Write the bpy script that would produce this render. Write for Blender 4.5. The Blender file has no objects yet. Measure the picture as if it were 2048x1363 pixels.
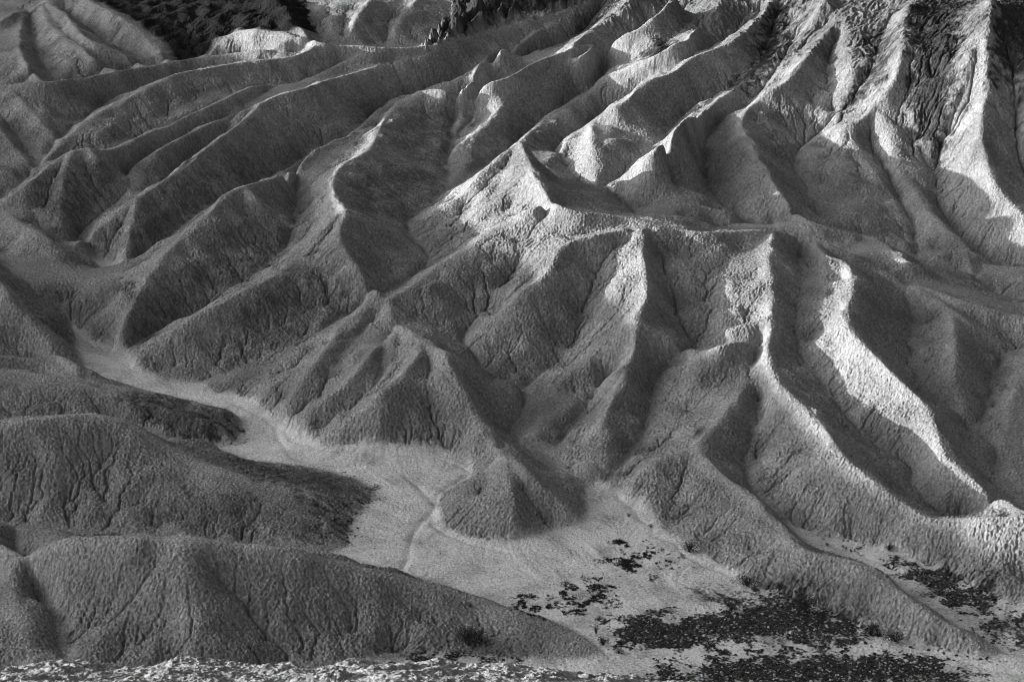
import bpy, bmesh, math, random
import numpy as np

# ---------------------------------------------------------------- camera, sky, sun, exposure
SC = bpy.context.scene
COL = SC.collection
cam_d = bpy.data.cameras.new('camera'); cam = bpy.data.objects.new('camera', cam_d); COL.objects.link(cam)
cam.location = (0, 0, 100); cam.rotation_euler = (math.radians(90 - 18), 0, 0)
cam_d.sensor_width = 36; cam_d.lens = 18 / math.tan(math.radians(15)); cam_d.clip_start = .5; cam_d.clip_end = 5000
SC.camera = cam
SUN_EL, SUN_AZ = math.radians(10.5), math.radians(-84)      # azimuth from +y towards +x: low sun on the left
wd = bpy.data.worlds.new('World'); SC.world = wd; wd.use_nodes = True
wn = wd.node_tree; bg = wn.nodes['Background']
sky = wn.nodes.new('ShaderNodeTexSky'); sky.sky_type = 'NISHITA'; sky.sun_disc = False
sky.dust_density = 9.0; sky.air_density = 1.0; sky.sun_elevation = SUN_EL; sky.sun_rotation = SUN_AZ
bw = wn.nodes.new('ShaderNodeRGBToBW')                       # a black and white photograph: neutral sky
wn.links.new(sky.outputs['Color'], bw.inputs[0])
# evening sky: made-up gradient, bright left and dim right, to shape the shaded slopes
geo = wn.nodes.new('ShaderNodeTexCoord'); dot = wn.nodes.new('ShaderNodeVectorMath'); dot.operation = 'DOT_PRODUCT'
dot.inputs[1].default_value = (-.97, -.10, .2); wn.links.new(geo.outputs['Generated'], dot.inputs[0])
bank = wn.nodes.new('ShaderNodeMapRange'); bank.interpolation_type = 'SMOOTHSTEP'  # brightness factor of the added left-right gradient, no clouds modelled
for k_, v_ in zip((1, 2, 3, 4), (-.65, .8, .27, 1.45)): bank.inputs[k_].default_value = v_
wn.links.new(dot.outputs['Value'], bank.inputs[0])
mul = wn.nodes.new('ShaderNodeMath'); mul.operation = 'MULTIPLY'
wn.links.new(bw.outputs[0], mul.inputs[0]); wn.links.new(bank.outputs[0], mul.inputs[1]); wn.links.new(mul.outputs[0], bg.inputs['Color'])
bg.inputs['Strength'].default_value = 0.105
sd = bpy.data.lights.new('sun', 'SUN'); sd.energy = 4.0; sd.angle = math.radians(.5); sd.color = (1, 1, 1)
sun = bpy.data.objects.new('sun', sd); COL.objects.link(sun)
sun.rotation_euler = (math.radians(90) - SUN_EL, 0, -SUN_AZ + math.pi)
SC.view_settings.view_transform = 'Standard'; SC.view_settings.look = 'None'
SC.view_settings.exposure = 1.3; SC.view_settings.gamma = 1.0
SC.cycles.max_bounces = 4; SC.cycles.use_denoising = True; SC.cycles.filter_width = 1.0; SC.cycles.use_adaptive_sampling = False
# ---------------------------------------------------------------- terrain numbers
CAMZ, PITCH, TH = 100.0, math.radians(18.0), math.tan(math.radians(15.0))

def rays(p):
    """directions (per metre of depth y) of the sight lines used to survey the ridges: x/y and z/y"""
    p = np.asarray(p, float)
    u = (p[:, 0] - 1024) / 1024 * TH
    v = -(p[:, 1] - 681.5) / 1024 * TH
    y = math.cos(PITCH) + v * math.sin(PITCH)
    z = -math.sin(PITCH) + v * math.cos(PITCH)
    return u / y, z / y

# survey points of the valley floors: sight line + elevation
FLOOR = [(2000,1340,-.5),(1500,1300,0),(1250,1300,.2),(1300,1150,.6),(1200,1050,1),(850,1050,1.3),(900,930,2),(600,900,2.6),
 (500,800,3.6),(300,760,4.6),(200,720,5.2),(150,660,6),(210,530,9),(145,480,10.5),(75,338,16),(265,381,15.5),(217,205,20),(500,125,24),(590,112,26),
 (285,687,5),(498,561,10),(592,430,14.5),(440,752,4),(647,661,7.5),(770,592,10),(867,523,11),(808,447,12.5),(890,387,13.5),
 (903,250,15),(1000,168,19),(1195,390,12),(1112,303,13.5),(1229,219,16),(1293,160,20),(1205,163,19),(1111,225,15.5),(1300,105,27),(1004,154,18),(811,207,16.5),(743,240,15.5),(626,304,14),(538,366,12.5),(1143,86,23),(1182,44,27),(1078,456,18.3),(1043,491,15.6),(1237,487,17.5),(1320,488,17.4),(1336,565,13.2),(1293,293,17.5),(1440,182,22.5),(1537,88,29),
 (1410,337,15),(1440,249,18.5),(1400,450,11),(1560,452,10),(1700,490,7),(1830,520,5),(1996,538,3),(1665,450,10),(1590,308,15),(1653,255,19),
 (1756,103,31),(1870,393,11),(1858,328,15),(1829,117,32),(1858,44,37),(2034,250,22),(2011,106,34),
 (1045,780,3.2),(921,690,5.8),(1022,860,2.2),(1110,930,1.6),(1226,949,1.6),(1308,773,4.5),(1400,697,7.5),(1350,600,11.5),(1489,968,2),
 (1550,1032,1.2),(1685,825,5.5),(1609,579,13),(1595,693,9),(1820,970,2.2),(1823,735,6.5),(1958,868,3.5),(1990,970,2),(2048,1020,1.5),
 (1700,1075,.8),(2000,1210,.3),(59,572,11),(130,757,5.5),(100,845,4),(300,870,3.2),(-30,1045,2.4),(300,1075,2),(640,1105,1.5),(650,1335,0),(129,1330,.8),
 (1164,629,9.5),(1130,710,5.5),(1194,545,14),(1034,526,13.5),(969,620,9),(594,840,3),(670,740,8.5),(632,861,3),(711,802,6.5),(735,270,16),(105,158,24),(470,215,21),(400,100,24),(400,30,30),(750,80,27),(750,10,33)]
FAR = [(-190,200,10),(170,190,2),(-200,330,18),(170,330,6),(-210,540,33),(190,540,62),(0,540,44),(0,150,-1),(-120,150,-1),(120,150,-1),(-100,520,32),(90,480,52)]

# valley lines (all on the valley floor surface)
VAL = [
 [(590,112,1),(500,125,1),(400,143,1),(300,180,1),(217,205),(170,238),(126,275),(75,337),(40,372,1),(-20,412,1),(-60,440,1)],
 [(682,130,1),(600,168,1),(493,182,1),(411,225,1),(311,268,1),(217,305,1),(175,305,1),(120,318,1),(75,338)],
 [(600,172,1),(540,182,1),(480,215,1),(440,242,1),(346,288,1),(300,318,1),(250,352,1),(265,383),(200,430,1),(165,462,1),(147,484),(185,512),(210,530)],
 [(500,222,1),(440,280,1),(390,317,1),(322,368,1),(275,393,1),(262,388)],
 [(1205,5),(1182,44),(1143,85),(1090,113,1),(1057,127,1),(1028,147,1),(1004,153,1),(957,157,1),(922,165,1),(881,177,1),(849,184,1),(808,207,1),(779,210,1),(758,223,1),(743,239,1),(705,268,1),(676,286,1),(626,304,1),(603,319,1),(570,346,1),(538,367,1),(490,380,1),(410,418,1),(340,472,1),(293,507,1),(245,542),(215,540)],
 [(735,262),(690,292),(640,318),(600,345),(591,375),(593,420),(592,450),(572,497),(498,561,1),(440,599,1),(360,645,1),(285,685,1),(240,720),(230,735)],
 [(545,375),(575,392),(591,402)],
 [(1000,165),(970,180),(935,205),(903,250),(905,290),(893,322),(900,350),(890,387),(850,420,1),(810,449,1),(825,478,1),(855,510,1),(867,525,1),(840,550,1),(793,580,1),(765,596,1),(705,627,1),(647,663,1),(570,702,1),(500,730),(440,754),(395,765),(370,775)],
 [(1050,172),(998,199),(969,219),(945,243),(908,281)],
 [(1360,40),(1340,66),(1300,105),(1264,128,1),(1235,149,1),(1205,163,1),(1176,193,1),(1158,199,1),(1111,225,1),(1082,245,1),(1047,278,1),(1000,314,1),(940,356,1),(890,388)],
 [(1525,28,1),(1498,58,1),(1434,99,1),(1390,112,1),(1352,143,1),(1293,160,1),(1272,178,1),(1264,193,1),(1229,219,1),(1179,246,1),(1147,272,1),(1110,305)],
 [(1110,305),(1115,315),(1147,352),(1195,390),(1260,425,1),(1400,459,1),(1490,460,1),(1560,456,1),(1700,490,1),(1770,508,1),(1830,528,1),(1930,560,1),(2000,600,1),(2060,620,1)],
 [(1557,18),(1551,44),(1540,88),(1518,120),(1480,158),(1450,182),(1425,203,1),(1392,221,1),(1378,223,1),(1352,249,1),(1331,273,1),(1302,302,1),(1255,341,1),(1212,374,1),(1195,390)],
 [(1590,80),(1563,126),(1543,150),(1537,170),(1500,205,1),(1440,249,1),(1405,296,1)],
 [(1405,296),(1410,337),(1413,381),(1450,415),(1490,447),(1520,459)],
 [(1674,82),(1656,129),(1659,182),(1671,225)],
 [(1780,30),(1765,82),(1750,120),(1741,141),(1712,190),(1674,229),(1653,255,1),(1612,290,1),(1589,310,1),(1585,337),(1609,370),(1624,394),(1642,426),(1665,452,1),(1740,475,1),(1790,500,1),(1832,518)],
 [(1744,252),(1741,282),(1759,317),(1776,352),(1800,409),(1823,438),(1832,497),(1833,518)],
 [(1858,20),(1840,80),(1829,117),(1820,160),(1817,205),(1816,249),(1829,293),(1858,328),(1870,350),(1872,403),(1894,444),(1932,491),(1961,514),(1996,538),(2070,548)],
 [(1929,188),(1903,243),(1882,293),(1870,345)],
 [(2011,60),(2011,106),(2034,191),(2032,249),(2036,293),(2050,352),(2090,400)],
 [(768,90),(776,50),(800,-10)], [(690,78),(686,40),(715,-10)], [(640,72),(640,40),(650,-10)],
 [(-60,188,1),(94,180,1),(235,158,1),(337,140,1),(405,127,1),(520,114,1),(620,104,1)],
 [(56,24),(67,73),(79,117),(105,158),(120,175)],
 [(141,29),(199,76),(252,106),(300,128)],
 [(-30,200),(20,252),(70,325)],
 [(1095,432),(1075,460),(1043,491),(1034,526),(1000,572),(969,620),(930,665),(921,690,1),(965,738,1),(1005,768,1),(1045,782),(1052,802),(1043,828),(1022,857),(1016,870),(1043,897),(1110,932),(1165,962),(1200,985)],
 [(1238,485),(1215,520),(1194,548),(1176,585),(1164,629),(1155,675),(1130,710),(1080,752),(1045,782)],
 [(1320,488),(1329,526),(1336,565),(1350,600),(1355,640),(1375,676),(1400,700,1),(1368,722,1),(1325,745,1),(1308,773),(1296,832),(1282,885),(1262,910),(1226,952),(1200,978)],
 [(1225,765),(1185,802),(1155,845),(1110,895)],
 [(1520,800),(1512,835),(1504,872),(1497,927),(1489,970),(1520,1002),(1550,1034),(1590,1067),(1640,1088)],
 [(1600,500),(1609,541),(1609,579),(1592,608),(1587,645),(1595,693),(1615,738),(1659,782),(1687,830,1),(1745,888,1),(1805,924,1),(1830,948,1),(1820,972,1),(1850,1003,1),(1890,1035,1),(2060,1040,1)],
 [(1790,575),(1815,602),(1829,640),(1821,690),(1824,735),(1848,777),(1880,807),(1917,837),(1958,870),(1998,907),(1988,942),(1990,972,1),(2030,1002,1),(2065,1025,1)],
 [(2010,715),(1988,755),(1980,800),(1962,845),(1958,868)],
 [(750,640),(705,684),(672,737),(632,799),(594,842)],
 [(793,667),(764,704),(755,760),(711,804),(676,834),(632,863)],
 [(-40,482),(0,527),(59,574),(110,619),(135,634)],
 [(-40,742,1),(60,745,1),(130,758,1),(180,771,1),(260,783,1),(330,797,1),(400,812)],
 [(-40,722,1),(60,722,1),(120,730,1),(165,742)],
 [(-40,860,1),(100,848,1),(200,842,1),(280,862,1),(340,882,1)],
 [(-40,1045,1),(100,1060,1),(300,1076,1),(500,1092,1),(640,1110,1),(692,1098,1)],
 [(29,1063),(29,1127),(59,1180),(117,1247),(129,1320)],
 [(-60,1345),(129,1345),(300,1348),(650,1335),(705,1321),(793,1306),(881,1300),(1100,1308),(1195,1308)],
]
# flat floors (outlines)
WASH = [
 [(140,635),(150,690),(165,735),(205,757),(300,782),(390,805),(440,818),(480,838),(485,860),(470,885),(385,885),(440,905),(520,922),(600,932),(660,942),(720,960),(760,985),(720,1010),(700,1050),(690,1090),(660,1108,1),(720,1125,1),(850,1160,1),(1000,1215,1),(1110,1245,1),(1190,1290,1),(1210,1310),(1100,1318),(880,1308),(700,1330),(650,1400),(1000,1420),(2200,1420),(2200,1345),(2010,1312),(1960,1310),(1850,1290),(1700,1240),(1610,1200),(1500,1165),(1390,1095),(1320,1055),(1290,1020),(1240,990),(1210,972),(1190,960),(1165,975),(1175,1020),(1160,1040),(1075,1068),(1000,1080),(930,1072),(885,1047),(874,1020),(885,985),(940,957),(948,930),(920,907),(860,892),(760,885),(640,890),(590,862),(540,822),(500,795),(440,785),(395,766),(330,762),(270,735),(250,705),(180,680),(155,650)],
 [(1570,1045),(1640,1068),(1700,1078),(1800,1105),(1900,1150),(2000,1195),(2200,1255),(2200,1330,1),(2010,1310,1),(1930,1262,1),(1830,1205,1),(1770,1155,1),(1720,1122,1),(1640,1110)],
 [(185,512),(215,520),(240,525),(235,548),(205,545),(186,528)],
]
# ridge lines; h=None: the height follows from the distance to the valleys
RID = [
 ([(0,42),(23,23),(60,12),(82,7),(110,-15)],None), ([(50,22),(38,60),(38,103),(50,117),(79,160)],None),
 ([(82,7),(97,50),(141,85),(164,94),(205,126),(235,140)],None), ([(88,3),(129,23),(164,70),(214,91),(243,103),(287,129)],None),
 ([(160,-15),(182,3),(217,18),(258,44),(293,73),(337,120)],None),
 ([(-60,169),(0,167),(94,161),(147,155),(235,139),(293,131),(337,122),(405,111),(457,104),(510,96),(557,82),(600,74)],dict(b=24,f=0,x=(140,600))),
 ([(405,111),(440,82),(475,59),(496,57),(548,60),(600,67),(626,73)],None),
 ([(20,172),(44,205),(88,246),(121,273)],None), ([(-60,205),(-30,230),(0,252),(29,293),(66,330)],None),
 ([(86,318),(117,284),(164,243),(205,217),(238,202),(264,191),(293,173),(323,158),(352,144),(425,132),(484,122),(543,117),(600,108),(623,92),(641,86)],dict(b=0,f=1)),
 ([(626,73),(641,86),(676,84),(711,86),(764,93),(823,92),(881,86),(969,63),(1028,47),(1075,31),(1108,29),(1141,18),(1176,1),(1200,-20)],None),
 ([(-60,436),(-40,425),(0,400),(44,370),(88,335),(140,298),(173,289),(217,292),(255,277),(311,254),(340,248),(358,235),(411,211),(455,188),(493,170),(543,163),(609,158),(641,144),(682,122),(717,108),(770,98)],dict(b=1,f=2)),
 ([(145,296),(132,330),(125,365),(118,400),(122,445)],None), ([(178,291),(205,317),(249,361),(262,378)],None),
 ([(252,345),(264,331),(293,311),(346,278),(393,255),(440,232),(470,217),(504,205),(520,200)],dict(b=2,f=3)),
 ([(152,482),(161,473),(205,444),(243,417),(270,396),(322,361),(364,328),(405,296),(440,270),(469,249),(498,226),(516,205),(543,191),(565,182),(623,170),(647,158),(705,144),(749,132),(811,119),(861,107),(881,88)],dict(b=3,f=4)),
 ([(272,396),(264,438),(255,490),(243,518)],None),
 ([(200,690),(240,650),(275,590),(300,540),(330,500),(366,467),(390,445),(425,414),(446,386),(472,370),(487,370),(513,356),(538,356),(603,308),(626,293),(676,276),(705,258),(726,246),(743,229),(758,214),(779,202),(808,199),(849,176),(881,170),(922,158),(957,150),(1004,147),(1028,141),(1057,120),(1088,108),(1132,97),(1182,79),(1211,70),(1258,60),(1293,44),(1317,20),(1337,3),(1350,-15)],dict(z=[7,9.0,11.4,13.3,14.8,16.1,17.3,19,20.2,20.8,20.8,20.9,20.6,18.4,18,18.2,18.2,18.3,18.5,18.7,19.2,19.8,21.8,23,24.4,25,25.4,25.7,26.1,26.6,27.4,28.5,29.3,30.8,32.5,34.8,36.5,38])),
 ([(800,202),(764,235),(752,262),(753,278),(735,300),(700,316),(672,332),(664,350),(664,380),(690,413)],dict(z=[19.6,19.8,19.8,19.8,20,20,19.9,19.8,20,20.3])),
 ([(490,372),(528,400),(560,425),(586,444)],None),
 ([(262,712),(308,678),(352,649),(390,626),(440,605),(469,585),(500,570),(526,561),(567,538),(611,497),(632,467),(652,444),(682,417),(702,415),(740,428),(764,447),(808,473),(837,497),(860,517)],dict(b=5,f=7,x=(330,620))),
 ([(702,415),(680,440),(676,473),(705,514),(735,555),(758,580)],None),
 ([(1060,150),(1020,160),(984,176),(955,205),(934,232),(914,256)],None),
 ([(1190,80),(1155,108),(1130,125),(1117,148),(1073,166),(1029,190),(1000,210),(975,245),(945,268),(914,286)],None),
 ([(1000,91),(1047,67),(1111,44),(1164,12),(1180,0)],None),
 ([(926,158),(960,120),(1000,91)],None),
 ([(1147,80),(1200,45),(1252,3),(1262,-15)],None),
 ([(1047,271),(1082,240),(1111,220),(1158,194),(1176,188),(1205,158),(1235,144),(1264,123),(1308,100),(1337,85),(1381,65),(1425,29),(1440,0),(1450,-20)],dict(b=9,f=10,x=(1115,1420))),
 ([(1040,275),(1005,302),(960,345),(925,388),(867,420),(816,446)],dict(z=[25,23,20.5,18,15.5,13])),
 ([(1085,392),(1057,414),(1013,438),(984,458),(940,488),(911,508),(881,520),(852,543),(823,573),(799,584),(776,588),(755,599),(690,634),(647,662),(559,706),(500,727),(450,748)],dict(z=[22.3,20.5,18.3,17,15.5,14.8,14.2,13.4,12.8,12.5,12.3,11.6,9.4,8,5.8,4.8,4.2])),
 ([(776,590),(779,620),(800,645),(852,678),(887,693),(905,735),(925,770),(940,800),(958,828),(975,861),(1000,893)],None),
 ([(1062,332),(1020,362),(975,400),(935,440),(895,485)],dict(z=[23.4,21.2,18.4,15.9,13.3])),
 ([(890,694),(940,726),(969,747),(999,767),(1033,777)],None),
 ([(1000,895),(1045,928),(1103,981),(1150,1022)],None), ([(1000,895),(1012,935),(1025,985),(1030,1040)],None), ([(1000,897),(960,940),(910,985),(885,1010)],None),
 ([(690,636),(645,700),(605,755),(570,805)],None), ([(793,650),(755,687),(705,749),(647,793),(605,840)],None), ([(846,680),(817,725),(779,769),(720,816),(676,845),(640,870)],None),
 ([(1040,275),(1045,290),(1073,350),(1094,382),(1117,406),(1153,419),(1205,426),(1264,432),(1305,444),(1352,453),(1405,463),(1440,461),(1499,458),(1551,455),(1580,458),(1624,470),(1653,482),(1697,502),(1741,520),(1800,549),(1858,570),(1917,596),(1976,611),(2048,629),(2090,640)],dict(z=[25,24.4,23.2,22.5,21.8,21.2,20.6,20.1,19.6,19.1,18.7,18.5,18.1,17.6,17.1,16.1,15.3,14.2,13.2,12,11.4,11,10.7,10,9.6])),
 ([(1940,546),(1990,542),(2070,550)],2.5),
 ([(1108,306),(1117,293),(1147,267),(1179,240),(1229,214),(1264,188),(1270,173),(1293,155),(1352,138),(1390,106),(1434,94),(1469,79),(1498,53),(1528,23),(1540,0),(1545,-20)],dict(b=10,f=12,x=(1125,1540),f2=11,x2=(1110,1200))),
 ([(1181,243),(1185,285),(1190,320),(1194,375)],None),
 ([(1213,368),(1255,334),(1284,311),(1302,296),(1331,267),(1352,243),(1378,217),(1390,215),(1425,199),(1449,188),(1469,176),(1498,160),(1528,147),(1551,120),(1574,85),(1603,62),(1640,20),(1650,-10)],dict(b=12,f=13,x=(1225,1600),f2=11,x2=(1195,1400))),
 ([(1305,299),(1317,331),(1352,378),(1396,409),(1440,423),(1469,442),(1490,452)],[5,4.6,4,3.4,2.6,1.8,1]),
 ([(1677,41),(1653,59),(1624,97),(1600,123),(1580,152),(1551,176),(1507,202),(1486,223),(1477,246),(1492,264),(1507,282),(1518,311),(1536,345),(1565,386),(1595,421),(1624,441),(1683,459),(1741,466),(1770,488),(1820,520)],None),
 ([(1484,226),(1460,250),(1430,275),(1410,293)],None),
 ([(1688,20),(1690,60),(1697,88),(1703,114),(1710,150),(1690,200),(1676,222)],None),
 ([(1829,0),(1800,38),(1814,73),(1800,111),(1794,147),(1771,182),(1741,220),(1706,243),(1683,249),(1653,261),(1624,279),(1594,305)],None),
 ([(1686,250),(1700,273),(1727,308),(1756,352),(1785,385),(1805,430),(1822,480)],None),
 ([(1756,215),(1774,258),(1785,293),(1800,337),(1829,378),(1858,423),(1905,467),(1932,502),(1946,541)],None),
 ([(1982,-15),(1982,15),(1976,73),(1973,117),(1973,176),(1961,249),(1970,293),(1976,331),(1990,368),(2028,406),(2060,445)],None),
 ([(1940,100),(1929,147),(1905,202),(1890,225),(1876,280)],None), ([(2085,100),(2085,180),(2065,260),(2078,330)],None),
 ([(1250,448),(1205,462),(1150,474),(1118,492),(1100,535),(1067,564),(1038,585),(1013,612),(975,645),(935,680)],None),
 ([(1282,450),(1287,485),(1290,514),(1293,555),(1299,585),(1282,614),(1269,626),(1275,645),(1276,662),(1264,696),(1261,725),(1243,761),(1223,791),(1204,832),(1200,855),(1203,899),(1207,950)],dict(z=[19.9,18.6,17.6,16,14.8,13.6,13.2,12.4,11.7,10.4,9.2,7.8,6.7,5.6,5,3.6,1.8])),
 ([(1269,627),(1323,661),(1367,679),(1396,694)],None), ([(1252,715),(1200,757),(1150,798),(1100,838),(1062,868)],None),
 ([(1551,455),(1537,497),(1543,541),(1543,585),(1548,614),(1534,658),(1528,687),(1545,735),(1560,768),(1612,811),(1647,849),(1683,905),(1712,929),(1771,973),(1815,1008),(1862,1034),(1885,1037),(1917,1033),(1976,1029),(2048,1025),(2090,1024)],dict(z=[17.6,17,16,14.6,13.6,12.2,11.3,10.2,9.6,9.2,8.9,8.3,7.8,6.4,5.4,5,5,5.4,6.3,7.2,7.4])),
 ([(1528,675),(1455,680),(1405,701),(1352,720),(1340,735)],None),
 ([(1525,690),(1500,745),(1470,790),(1440,840),(1410,862),(1392,889),(1440,940),(1484,970),(1520,1000),(1560,1050),(1606,1100),(1653,1107),(1712,1115),(1756,1139),(1800,1174),(1858,1218),(1902,1242),(1947,1265),(1990,1292)],[.5,2,3,3.5,4,4.2,3.8,3.5,3.5,3.6,3.6,4,4.5,4.5,4,3,2.4,1.6,.4]),
 ([(1388,893),(1330,907),(1290,932),(1250,970)],None),
 ([(1630,475),(1650,507),(1690,518),(1706,532),(1712,555),(1697,599),(1691,628),(1703,658),(1735,690),(1771,725),(1800,755),(1844,790),(1866,825),(1882,875),(1897,907),(1932,943),(1990,981),(2050,1018)],dict(z=[15.8,15.6,15.6,15.5,15.2,14.6,14,13.2,12.3,11.5,10.9,9.6,8.7,7.4,6.5,5.8,5.6,5.6])),
 ([(1800,550),(1850,580),(1903,615),(1976,665),(2048,725),(2090,760)],None),
 ([(1905,618),(1915,680),(1908,750),(1930,812)],None), ([(2048,700),(2030,780),(2012,850),(2000,880)],None),
 ([(-80,370),(0,417),(59,453),(117,482),(176,506),(192,514)],None), ([(-60,470),(-20,520),(0,561),(18,596),(59,632),(88,667),(126,705),(158,726)],None),
 ([(-40,703),(0,706),(44,716),(82,713),(117,729),(147,741),(205,756),(264,773),(323,787),(381,801),(430,815)],2.0),
 ([(-40,730),(0,733),(44,739),(97,745),(141,752),(170,763),(205,775),(260,790),(330,812),(400,835),(445,852)],2.6),
 ([(-40,828),(0,826),(59,825),(123,817),(161,811),(194,810),(229,813),(249,826),(279,847),(323,882),(352,899),(381,914),(425,932),(469,943),(513,959),(559,970),(647,984),(705,1000)],[9,9,9.5,9.5,9.5,9.5,9,8.5,7.5,6,5,4.5,4,3.5,3,2.5,1.5,.3]),
 ([(-40,990),(0,1007),(29,1022),(73,1032),(176,1044),(264,1052),(352,1060),(440,1067),(513,1076),(547,1074),(588,1080),(617,1095),(647,1107),(676,1113),(711,1117),(732,1121),(743,1130),(773,1139),(808,1148),(843,1154),(881,1168),(928,1181),(969,1192),(1013,1212),(1103,1235),(1147,1256),(1182,1279),(1199,1298)],[10.5,10.5,10,10,10,10,9.5,9,8.5,8.5,8,7,6.5,6,5.5,5.2,5,4.5,4,3.5,3,2.6,2.2,1.8,1.2,.8,.3]),
 ([(556,-10),(582,38),(617,66),(650,79)],4.0), ([(837,-5),(808,29),(785,64)],2.5), ([(743,-5),(711,32),(702,60)],2.5),
 ([(367,1065),(367,1100),(370,1139),(381,1212),(387,1270)],None), ([(-60,1060),(0,1140),(40,1230),(60,1320)],None),
]
SL = 0.75

X0, X1, Y0, Y1, CS = -156.0, 156.0, 150.0, 526.0, 0.2
def tps_fit(P, z):
    n = len(P); d2 = ((P[:, None] - P[None]) ** 2).sum(-1)
    K = np.where(d2 > 0, d2 * np.log(d2 + 1e-12) * .5, 0) + np.eye(n) * 20.0
    A = np.zeros((n + 3, n + 3)); A[:n, :n] = K; A[:n, n] = 1; A[:n, n + 1:] = P; A[n, :n] = 1; A[n + 1:, :n] = P.T
    return np.linalg.solve(A, np.r_[z, 0, 0, 0])
def tps_eval(w, P, Q):
    out = np.zeros(len(Q)); n = len(P)
    for i in range(n):
        d2 = ((Q - P[i]) ** 2).sum(-1); out += w[i] * d2 * np.log(d2 + 1e-12) * .5
    return out + w[n] + Q @ w[n + 1:]

_f = np.array(FLOOR, float); _rx, _rz = rays(_f[:, :2])
_d = (_f[:, 2] - CAMZ) / _rz
_P = np.r_[np.c_[_rx * _d, _d], np.array(FAR, float)[:, :2]]
_zz = np.r_[_f[:, 2], np.array(FAR, float)[:, 2]]
_w = tps_fit(_P, _zz)
BX = np.arange(X0 - 60, X1 + 61, 2.0); BY = np.arange(Y0 - 20, Y1 + 61, 2.0)
_gx, _gy = np.meshgrid(BX, BY)
BG = tps_eval(_w, _P, np.c_[_gx.ravel(), _gy.ravel()]).reshape(_gx.shape)

def samp(G, x, y, x0, y0, cs):
    fx = np.clip((x - x0) / cs, 0, G.shape[1] - 1.001); fy = np.clip((y - y0) / cs, 0, G.shape[0] - 1.001)
    i = fx.astype(int); j = fy.astype(int); a = fx - i; b = fy - j
    return (G[j, i] * (1 - a) + G[j, i + 1] * a) * (1 - b) + (G[j + 1, i] * (1 - a) + G[j + 1, i + 1] * a) * b
def floor_z(x, y): return samp(BG, x, y, BX[0], BY[0], 2.0)

YS = np.arange(Y0 + 10, Y1 + 40, 0.5)
def hit_floor(p, h):
    """point where each sight line meets the floor raised by h"""
    rx, rz = rays(p); h = np.broadcast_to(h, rx.shape)
    g = CAMZ + rz[:, None] * YS - floor_z(rx[:, None] * YS, np.broadcast_to(YS, (len(rx), len(YS)))) - h[:, None]
    s = g <= 0; k = np.where(s.any(1), s.argmax(1), len(YS) - 1); k = np.maximum(k, 1)
    r = np.arange(len(rx)); a = g[r, k - 1] / np.maximum(g[r, k - 1] - g[r, k], 1e-6); a = np.clip(a, 0, 1)
    y = YS[k - 1] + a * .5
    return np.c_[rx * y, y, CAMZ + rz * y]

def dense(p, n=10.0):
    p = np.asarray(p, float); out = [p[:1]]
    for a, b in zip(p[:-1], p[1:]):
        k = max(1, int(np.hypot(*(b - a)[:2]) / n)); t = np.arange(1, k + 1)[:, None] / k
        out.append(a + (b - a) * t)
    return np.concatenate(out)
def smooth_line(p, it=2):
    p = np.asarray(p, float)
    for _ in range(it):
        q = p.copy(); q[1:-1] = p[1:-1] * .5 + (p[:-2] + p[2:]) * .25; p = q
    return p

def flag3(L): return [(q[0], q[1], q[2] if len(q) > 2 else 0) for q in L]
VL3, WL3, HID = [], [], []
for v in VAL:
    q = smooth_line(dense(flag3(v))); VL3.append(hit_floor(q[:, :2], 0.0)); HID.append(q[:, 2] > .5)
for v in WASH:
    q = dense(flag3(v + [v[0]])); WL3.append(hit_floor(q[:, :2], 0.0)); HID.append(q[:, 2] > .5)
ALLV = np.concatenate(VL3 + WL3)[:, :2]; HID = np.concatenate(HID)
def near_valley(Q):
    d = np.empty(len(Q)); k = np.empty(len(Q), int)
    for i in range(0, len(Q), 4000):
        D = ((Q[i:i + 4000, None] - ALLV[None]) ** 2).sum(-1); k[i:i + 4000] = D.argmin(1); d[i:i + 4000] = np.sqrt(D.min(1))
    return d, k
HS = np.r_[np.arange(.1, 6, .2), np.arange(6, 20, .4)]
PH = []
def column(v, px, lim=(-1e9, 1e9)):
    q = smooth_line(dense(flag3(VAL[v])))[:, :2]; y = VL3[v][:, 1]; k = (q[:, 0] >= lim[0]) & (q[:, 0] <= lim[1]); q, y = q[k], y[k]; o = np.argsort(q[:, 0])
    return np.interp(px, q[o, 0], y[o], left=np.nan, right=np.nan)
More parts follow.
